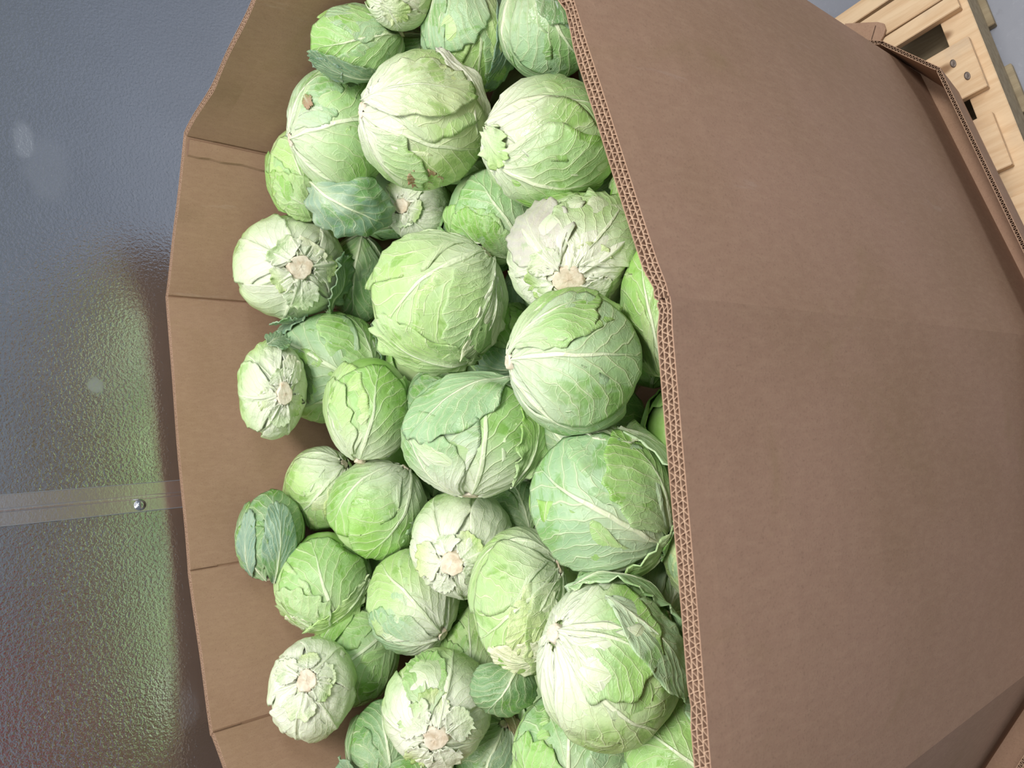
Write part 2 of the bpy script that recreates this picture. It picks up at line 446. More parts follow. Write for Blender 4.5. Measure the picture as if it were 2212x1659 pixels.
# ------------------------------------------------------------------ the big cardboard bin
RIM = 1.02; BASE = 0.1335
OT = np.array([(-.385, .300), (.069, .349), (.560, .535), (.700, .930), (.479, 1.461), (.177, 1.578), (-.354, 1.448), (-.622, 1.329), (-.800, 1.020), (-.680, .430)])
OB = np.array([(-.387, .268), (.070, .286), (.530, .474), (.690, .930), (.480, 1.462), (.175, 1.575), (-.352, 1.448), (-.622, 1.326), (-.805, 1.020), (-.690, .410)])
TH = 0.0155
IT = offset_poly(OT, TH); IB = offset_poly(OB, TH)
bo = (OT[:, 0].mean(), OT[:, 1].mean(), BASE)
bin_ = empty('cardboard_bin', bo)
tag(bin_, 'big brown corrugated cardboard bin heaped with green cabbages', 'bin')
plabels = {0: 'near outer wall with triple corrugated rim', 1: 'near outer wall beside the pallet corner', 4: 'far inner wall with a glued joint tab', 5: 'far inner wall with a creased bend'}
pspec = {0: dict(bulge=0.012, rim=0.0008, dents=((0.98, 0.02, 0.004, 0.03), (0.30, .012, .002, .01))),
         1: dict(bulge=0.012, rim=0.0008, dents=((0.55, 0.05, 0.005, 0.03), (0.60, 0.02, -0.004, 0.02), (0.02, .015, .004, .03))),
         3: dict(bulge=0.015, rim=0.003, dents=((0.3, 0.08, 0.004, 0.05), (0.75, 0.05, -0.004, 0.04))),
         4: dict(bulge=0.0, rim=0.0016, dents=((0.45, 0.06, -0.003, 0.03),)),
         5: dict(bulge=-0.004, rim=0.0012), 6: dict(bulge=0.004, rim=0.0012)}
npol = len(OT)
panels = []
for i in range(npol):
    j = (i+1) % npol
    sp = pspec.get(i, dict(bulge=0.006, rim=0.0015))
    panels.append(corrugated_panel('panel', bin_, (OT[i], OT[j]), (IT[i], IT[j]), (OB[i], OB[j]), (IB[i], IB[j]), RIM, BASE, TH, 3, 0.0086,
                     seed=11+i, label=plabels.get(i), origin=bo, **sp))
# glued joint tab beside the corner of the far wall
a, b = IT[4], IT[5]; e = (b-a)/np.linalg.norm(b-a); nin = np.array([-e[1], e[0]])
mb = MB(); rows = []
rng = np.random.RandomState(4)
for z in np.linspace(RIM-0.004, 0.5, 26):
    w = 0.036+0.0015*rng.randn()
    pts = [a+e*0.003+nin*0.0006, a+e*0.004+nin*0.0042, a+e*(w-0.004)+nin*0.0046, a+e*w+nin*0.0005]
    rows.append([(p[0], p[1], z) for p in pts])
mb.grid(np.array(rows))
o = make_obj('joint_tab', mb.v, mb.f, M_BOARD, panels[4], origin=bo); tag(o, 'narrow glued joint tab along the corner')
# floor sheet of the bin
mb = MB(); n = len(IB); c = IB.mean(0)
mb.add([(p[0], p[1], BASE+0.004) for p in IB]+[(c[0], c[1], BASE+0.004)], [(i, (i+1) % n, n) for i in range(n)])
make_obj('bottom_sheet', mb.v, mb.f, M_BOARD, bin_, origin=bo)

# ------------------------------------------------------------------ shallow tray the bin stands in
TZ = 0.25; TB = 0.1305
TT = np.array([(-.405, .236), (.020, .226), (.487, .406), (.556, .490), (.740, .930), (.515, 1.492), (.183, 1.616), (-.360, 1.470), (-.640, 1.372), (-.850, 1.035), (-.722, .374)])
TBt = TT.copy(); TBt[1] += (0, .012); TBt[2] += (-.004, .010); TBt[0] += (0, .012)
TTH = 0.0062
TI = offset_poly(TT, TTH); TIB = offset_poly(TBt, TTH)
to = (TT[:, 0].mean(), TT[:, 1].mean(), TB)
tray = empty('cardboard_tray', to); tag(tray, 'shallow cardboard tray around the foot of the bin, on the pallet', 'tray')
for i in range(len(TT)):
    j = (i+1) % len(TT)
    corrugated_panel('tray_wall', tray, (TT[i], TT[j]), (TI[i], TI[j]), (TBt[i], TBt[j]), (TIB[i], TIB[j]), TZ, TB, TTH, 1, 0.0062,
                     bulge=0.004 if i == 1 else 0.0, rim=0.0015, seed=50+i, origin=to, ns=14, nh=4, depth=0.02)
mb = MB(); n = len(TIB); c = TIB.mean(0)
mb.add([(p[0], p[1], TB+0.002) for p in TIB]+[(c[0], c[1], TB+0.002)], [(i, (i+1) % n, n) for i in range(n)])
make_obj('tray_floor', mb.v, mb.f, M_BOARD, tray, origin=to)
# loose locking tab lying on the pallet beside the tray corner
tabv = MB()
q0 = np.array([.640, .575]); ax = np.array([-.30, -.955]); ax = ax/np.linalg.norm(ax); ay = np.array([.955, -.30])
outl = [(-.03, -.035), (-.03, .012), (.030, .012), (.042, .009), (.048, .0), (.048, -.012), (.040, -.035)]
pts = [q0+ax*x+ay*y for x, y in outl]
n = len(pts)
tabv.add([(p[0], p[1], 0.1345) for p in pts]+[(p[0], p[1], 0.1385) for p in pts],
         [tuple(range(n))[::-1], tuple(range(n, 2*n))]+[(i, (i+1) % n, n+(i+1) % n, n+i) for i in range(n)])
o = make_obj('locking_tab', tabv.v, tabv.f, M_BOARD, tray, origin=to)
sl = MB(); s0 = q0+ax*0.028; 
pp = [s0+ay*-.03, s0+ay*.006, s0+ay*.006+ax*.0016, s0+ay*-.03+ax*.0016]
k = N('slit_painted_shade', 0.9); k.base(srgb(86, 64, 50)); M_SLIT_SHADE = k.m  # dark strip colour stands in for the shade down the slit
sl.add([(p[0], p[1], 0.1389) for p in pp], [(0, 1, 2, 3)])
make_obj('slit_shade_strip', sl.v, sl.f, M_SLIT_SHADE, o, origin=to)

# ------------------------------------------------------------------ pallet
PO = np.array([.644, .438]); PA = np.array([-.955, -.298]); PB = np.array([-.298, .955])
pal = empty('wooden_pallet', (PO[0], PO[1], 0)); tag(pal, 'pale pine pallet under the cardboard bin', 'pallet')
pal.rotation_euler = (0, 0, math.atan2(-PA[1], -PA[0]))      # local +x = -PA, local +y = PB
def plank(name, a0, a1, b0, b1, z0, z1, mat, seed, bev=0.001):
    rng = random.Random(seed)
    o = slab(name, -a1, -a0, b0, b1, z0, z1, mat, pal, bev)
    if name == 'stringer':
        o.data.materials.append(M_WOOD)
        for q in o.data.polygons:
            if q.normal.z > 0.5: q.material_index = 1
    o.rotation_euler = (0, 0, math.radians(rng.uniform(-0.3, 0.3)))
    return o
decks = [(-.092, -.060, -.012), (-.053, -.004, -.016), (-.0015, .026, -.016), (.079, .174, -.012), (.216, .312, -.005)]
x = .362
while x < 1.30:
    decks.append((x, x+.092, -.012)); x += .14
first = None
for q, (a0, a1, b0) in enumerate(decks):
    d = plank('deckboard', a0, a1, b0, 1.0, .1135, .130, M_WOOD, q)
    if q == 3: first = d
for (a_, b_) in ((.110, .020), (.142, .008)):
    nm = MB()
    P = np.array([[(-a_+r*math.cos(t), b_+.6*r*math.sin(t), .1304+h) for t in np.linspace(0, 2*math.pi, 13)] for r, h in ((.0075, 0), (.007, .0012), (.0045, .0009), (.0002, .0007))])
    nm.grid(P)
    make_obj('nail', nm.v, nm.f, M_NAIL, first, True)
for q, (b0, b1) in enumerate(((-.026, .020), (.47, .51), (.955, .995))):
    plank('stringer', -.090, 1.33, b0, b1, .018, .113, M_WOOD2 if q == 0 else M_WOOD, 30+q)
for q, (a0, a1) in enumerate(((-.092, .03), (.11, .20), (.55, .64), (1.1, 1.2))):
    plank('bottom_board', a0, a1, -.036, 1.0, .0015, .0175, M_WOOD2, 40+q)

# ------------------------------------------------------------------ made-up red crates behind the viewer, added for the red reflection in the wall
k = N('added_red_plastic', 0.45, 0.4); k.base(srgb(176, 52, 44)); M_RED = k.m
for q in range(3):
    z0 = 0.001+q*0.331; cx, cy = 0.05, -1.95; rot = math.radians(4*q-3)
    cr = empty('added_red_crate', (cx, cy, z0)); cr.rotation_euler = (0, 0, rot)
    tag(cr, ('bottom', 'middle', 'top')[q]+' red plastic crate of a made-up stack added for the red reflection in the wall', 'crate', 'made-up red crates for the wall reflection')
    w, d, h = 0.42, 0.30, 0.325
    slab('crate_floor', -w, w, -d, d, 0, 0.012, M_RED, cr, 0.002)
    for sx in (-1, 1):
        slab('side_wall', sx*w-0.008, sx*w+0.008, -d, d, 0.013, h-0.03, M_RED, cr, 0.002)
        slab('side_wall', -w+0.009, w-0.009, sx*d-0.008, sx*d+0.008, 0.013, h-0.03, M_RED, cr, 0.002)
        slab('rim_lip', sx*w-0.016, sx*w+0.016, -d-0.016, d+0.016, h-0.029, h, M_RED, cr, 0.003)
        slab('rim_lip', -w+0.017, w-0.017, sx*d-0.016, sx*d+0.016, h-0.029, h, M_RED, cr, 0.003)
        for u in (-0.28, -0.14, 0.0, 0.14, 0.28):
            slab('rib', u-0.008, u+0.008, sx*(d+0.016)-0.007, sx*(d+0.016)+0.007, 0.02, h-0.032, M_RED, cr, 0.002)
# ------------------------------------------------------------------ cabbages
def unit(v): return v/np.linalg.norm(v)
def basis(c):
    n = unit(EYE-c)
    ix = -UPV; ix = unit(ix-n*(ix@n))
    iy = -RGT; iy = iy-n*(iy@n); iy = unit(iy-ix*(iy@ix))
    return np.stack([ix, iy, n])        # rows: picture right, picture down, outwards from the heap
def d3(t):
    x, y = t[0], t[1]; f = t[2] if len(t) > 2 else 1.0
    q = x*x+y*y
    if q >= 0.995: s = math.sqrt(q/0.995); x /= s; y /= s; q = 0.995
    return np.array([x, y, math.copysign(math.sqrt(1-q), f)])

class Waves:
    """smooth random field on the unit sphere"""
    def __init__(s, seed, n=10, lo=1.5, hi=5.0):
        r = np.random.RandomState(seed); d = r.normal(size=(n, 3)); d /= np.linalg.norm(d, axis=1)[:, None]
        fr = r.uniform(lo, hi, n); s.k = d*fr[:, None]; s.p = r.uniform(0, 6.28, n); s.a = (lo/fr)**0.7
        s.a /= np.sqrt((s.a**2).sum()/2)
    def __call__(s, P): return (np.sin(P@s.k.T+s.p)*s.a).sum(-1)

def sstep(x, a, b):
    t = np.clip((x-a)/(b-a), 0, 1); return t*t*(3-2*t)

def leaf_mesh(b, t, L, W, lay, lump, seed, open_=0.0, lift=0.02, ruf=0.02, jag=0.05, nr=15, nt=60, a0=0.10, curl=0.0, pinch=0.30, crumple=0.008, rib=0.028):
    """leaf blade wrapped round a unit head: starts at direction b, its rib runs towards t"""
    rng = np.random.RandomState(seed)
    b = unit(b); n = unit(t-b*(t@b)); e = np.cross(b, n)
    th = np.linspace(0, 2*np.pi, nt, endpoint=False)
    ks = rng.randint(3, 22, 9); ps = rng.uniform(0, 6.28, 9); am = rng.uniform(.4, 1, 9)/np.sqrt(ks)
    edge = sum(a*np.sin(k*th+p) for a, k, p in zip(am, ks, ps))
    edge = 1+jag*(edge*0.5-0.25*np.abs(np.sin(th*rng.uniform(2, 4)+1)))
    rho = np.linspace(0, 1, nr+1)[1:]**0.8
    kr = rng.randint(6, 26, 7); pr = rng.uniform(0, 6.28, 7); ar = rng.uniform(.4, 1, 7)
    ruff = sum(a*np.sin(k*th+p) for a, k, p in zip(ar, kr, pr))/2.2
    R_, T_ = np.meshgrid(rho, th, indexing='ij')
    dx = R_*edge*np.sin(T_); dy = R_*edge*(-np.cos(T_))
    dx = np.concatenate([[0], dx.ravel()]); dy = np.concatenate([[0], dy.ravel()]); rr = np.concatenate([[0], R_.ravel()])
    rf = np.concatenate([[0], np.broadcast_to(ruff, R_.shape).ravel()])
    # add the thickness ring
    dx = np.concatenate([dx, dx[-nt:]*0.99]); dy = np.concatenate([dy, dy[-nt:]*0.99]); rr = np.concatenate([rr, rr[-nt:]]); rf = np.concatenate([rf, rf[-nt:]])
    v = (dy+1)/2
    al = a0+v*(L-a0); be = dx*W*(pinch+(1-pinch)*sstep(dy, -1, -0.3))
    mm = np.cos(al)[:, None]*b+np.sin(al)[:, None]*n
    P = np.cos(be)[:, None]*mm+np.sin(be)[:, None]*e
    own = Waves(seed+7, 10, 5, 12); own2 = Waves(seed+9, 12, 12, 26)
    R = 1+lay+0.022*lump(P)+crumple*own(P)+crumple*0.55*own2(P)*(0.4+rr)
    R += lift*sstep(rr, 0.55, 1.0)**2+ruf*rf*rr**5+open_*v**2.2+curl*sstep(rr, 0.6, 1.0)**2
    # the rib stands proud near the base; the blade dips slightly beside it
    R += rib*np.exp(-(dx/0.055)**2)*np.clip(1.05-v, 0, 1)-0.36*rib*np.exp(-((np.abs(dx)-0.13)/0.06)**2)*np.clip(1-v, 0, 1)
    R[-nt:] -= 0.028
    F = []
    for i in range(nt): F.append((0, 1+i, 1+(i+1) % nt))
    for r in range(nr):      # last pass makes the edge strip
        o0 = 1+r*nt; o1 = o0+nt
        for i in range(nt):
            j = (i+1) % nt
            F.append((o0+i, o1+i, o1+j, o0+j))
    uv = np.stack([dx*0.5+0.5, v], 1)
    return P*R[:, None], F, uv

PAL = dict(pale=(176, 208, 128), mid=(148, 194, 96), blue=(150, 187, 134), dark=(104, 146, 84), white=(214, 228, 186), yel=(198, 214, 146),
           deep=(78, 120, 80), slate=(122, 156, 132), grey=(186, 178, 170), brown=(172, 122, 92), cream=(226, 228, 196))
def add_leaf(o_par, name, Bm, ax, c, org, verts, F, uv, col, white, label=None, shift=(0, 0, 0), sc=(1, 1, 1), solid=False, mat=None, planes=()):
    w = (verts*np.asarray(sc)+np.asarray(shift))*ax
    o = make_obj(name, squash(c+w@Bm, planes), F, mat or M_LEAF, o_par, True, uv, org)
    r, g, b = srgb(*PAL[col])[:3]
    j = RNG.uniform(0.94, 1.06)
    o.color = (min(1, r*j), min(1, g*j), min(1, b*RNG.uniform(0.92, 1.08)), white)
    if label: o['label'] = label
    if solid:
        sm = o.modifiers.new('thickness', 'SOLIDIFY'); sm.thickness = 0.0011; sm.offset = 0
    return o
RNG = random.Random(5)
def squash(P, planes):
    """press a surface flat against the bin walls and against touching neighbours"""
    P = P.copy()
    n = len(IT)
    h = np.clip((P[:, 2]-BASE)/(RIM-BASE), 0, 1)
    for i in range(n):
        j = (i+1) % n; e = IT[j]-IT[i]; e = e/np.linalg.norm(e); nn = np.array([-e[1], e[0]])
        base = IB[i][None]*(1-h)[:, None]+IT[i][None]*h[:, None]
        d = ((P[:, :2]-base)*nn).sum(1)-0.006
        k = d < 0
        P[k, :2] -= d[k, None]*nn
    for (q, nn) in planes:        # keep the side where (P-q).nn < 0
        d = (P-q)@nn; k = d > 0
        P[k] -= d[k, None]*nn
    return P
BODIES = {}
def contacts(key):
    c, r = BODIES[key]; out = []
    for k2, (c2, r2) in BODIES.items():
        if k2 == key: continue
        d = np.linalg.norm(c2-c)
        if d < (r+r2)*1.06:
            u = (c2-c)/d; t = 0.5*(d+(r*r-r2*r2)/d)
            out.append((c+u*(t-0.0006), u))
    return out
GROUP = 'cabbages heaped in the cardboard bin'

def cabbage(key, label, c, rx, ry, stem, main, col='mid', col2=None, white=0.35, kind='side', extras=(), lod=1.0):
    seed = sum(ord(ch)*(i*7+3) for i, ch in enumerate(key)) % 9973
    rng = np.random.RandomState(seed)
    c = np.asarray(c, float); Bm = basis(c); col2 = col2 or col
    ax = np.array([rx, ry, 0.5*(rx+ry)*0.97])*0.985
    planes = contacts(key)
    org = c-np.array([0, 0, (rx+ry)*0.5])
    root = empty('cabbage', org); tag(root, label, 'cabbage', GROUP)
    b = d3(stem); lump = Waves(seed, 9, 1.2, 3.2)
    nr, nt = max(6, int(15*lod)), max(24, int(60*lod))
    # the firm head under the wrapper leaves
    nu, nv = 28, 18
    U, V = np.meshgrid(np.linspace(0, 2*np.pi, nu, endpoint=False), np.linspace(0.02, np.pi-0.02, nv), indexing='ij')
    P = np.stack([np.sin(V)*np.cos(U), np.sin(V)*np.sin(U), np.cos(V)], -1).reshape(-1, 3)
    R = 0.965+0.022*lump(P)
    F = [(i*nv+j, ((i+1) % nu)*nv+j, ((i+1) % nu)*nv+j+1, i*nv+j+1) for i in range(nu) for j in range(nv-1)]
    h = make_obj('head', squash(c+(P*R[:, None]*ax)@Bm, planes), F, M_HEAD, root, True, origin=org)
    r_, g_, b_ = srgb(*PAL['white' if kind == 'stem' else col])[:3]; h.color = (r_, g_, b_, 1)
    m_ = d3(main); n = m_-b*(m_@b)
    n = unit(n) if np.linalg.norm(n) > 1e-4 else unit(np.cross(b, [0.3, 0.8, 0.5])); e = np.cross(b, n)
    def az(a): return math.cos(a)*n+math.sin(a)*e
    if kind == 'stem':
        k = 7; a = rng.uniform(0, 1)
        for i in range(k):
            a += 2*math.pi*2/k+rng.uniform(-.12, .12)
            vv, F, uv = leaf_mesh(b, b+az(a), rng.uniform(1.9, 2.5), rng.uniform(.72, .98), 0.006+0.011*i, lump, seed+i, lift=rng.uniform(.0, .03), ruf=rng.uniform(.01, .03), jag=.08, nr=nr, nt=nt, a0=.16, pinch=.42, crumple=.015, rib=.06)
            add_leaf(root, 'leaf', Bm, ax, c, org, vv, F, uv, (col, col2, 'pale')[i % 3], min(1, white*rng.uniform(.85, 1.1)), mat=M_BASELEAF, planes=planes)
        # torn stubs of the leaves trimmed off at packing
        for i in range(5):
            a = i*1.27+rng.uniform(-.3, .3)
            vv, F, uv = leaf_mesh(b, b+az(a), rng.uniform(.50, .90), rng.uniform(.24, .38), 0.072+0.008*(i % 3), lump, seed+40+i, open_=rng.uniform(.0, .07), lift=.03, ruf=rng.uniform(.03, .06), jag=.22, nr=10, nt=44, a0=.20, pinch=.6, crumple=.018)
            add_leaf(root, 'leaf_stub', Bm, ax, c, org, vv, F, uv, ('yel', 'white', 'cream')[i % 3], .9, mat=M_STUB, planes=planes)
    else:
        plan = [(math.pi, 2.3, 1.0), (2.2, 2.4, 1.0), (-2.3, 2.4, 1.0), (1.25, 2.4, 1.02), (-1.15, 2.45, 1.02), (0.0, 2.5, 1.12)]
        if lod > 0.9 and seed % 4: plan.append((rng.choice([-1, 1])*rng.uniform(.7, 1.2), rng.uniform(1.5, 2.0), rng.uniform(.62, .85)))     # torn outermost wrapper
        for i, (a, L, W) in enumerate(plan):
            L *= rng.uniform(.9, 1.05); W *= rng.uniform(.92, 1.06); a += rng.uniform(-.18, .18)*(i < 5)
            vv, F, uv = leaf_mesh(b, b+az(a), L, W, 0.002+0.0125*i, lump, seed+i, lift=rng.uniform(.005, .035), ruf=rng.uniform(.008, .022), jag=rng.uniform(.05, .11) if i < 6 else .2, nr=nr, nt=nt, crumple=rng.uniform(.005, .010))
            add_leaf(root, 'leaf', Bm, ax, c, org, vv, F, uv, col if i in (5, 1, 3) else col2, white, planes=planes)
    # cut stem: short stump with a chipped rim
    if b[2] > -0.15:
        q1 = unit(np.cross(b, [0.2, 0.9, 0.4])); q2 = np.cross(b, q1); ns_ = 28
        tt = np.linspace(0, 2*np.pi, ns_, endpoint=False)
        wob = 1+.05*np.sin(3*tt+seed)+.04*np.sin(7*tt+2*seed)+.03*rng.normal(size=ns_)
        rad = .215 if kind == 'stem' else .115
        rings = [(1.15, .96), (1.06, 1.05), (1.0, 1.085), (.93, 1.09), (.6, 1.078), (.25, 1.082), (.02, 1.084)]
        PP = []
        for q, z in rings:
            for i in range(ns_):
                PP.append(b*(z+.004*rng.normal()*(q < 1))+rad*q*wob[i]*(math.cos(tt[i])*q1+math.sin(tt[i])*q2))
        FF = [(r*ns_+i, r*ns_+(i+1) % ns_, (r+1)*ns_+(i+1) % ns_, (r+1)*ns_+i) for r in range(len(rings)-1) for i in range(ns_)]
        s_ = make_obj('stem', c+(np.array(PP)*ax)@Bm, FF, M_STEM, root, True, origin=org)
        s_['label'] = 'pale cut stem end'
    for i, x in enumerate(extras):
        x = dict(x); shift = x.pop('shift', (0, 0, 0)); sc = x.pop('sc', (1, 1, 1)); cl = x.pop('col', 'blue'); wh = x.pop('white', .25)
        lb = x.pop('label', None); nm = x.pop('name', 'loose_leaf'); eb = d3(x.pop('b')); et = d3(x.pop('t'))
        kw = dict(L=1.5, W=.6, lay=.10, nr=14, nt=64, lift=.02, ruf=.035, jag=.12, crumple=.014); kw.update(x)
        vv, F, uv = leaf_mesh(eb, et, kw.pop('L'), kw.pop('W'), kw.pop('lay'), lump, seed+80+i, **kw)
        add_leaf(root, nm, Bm, ax, c, org, vv, F, uv, cl, wh, lb, shift, sc, mat=M_STUB if nm in ('leaf_stub', 'torn_edge', 'withered_leaf', 'dry_leaf', 'blemish') else None)
    return root

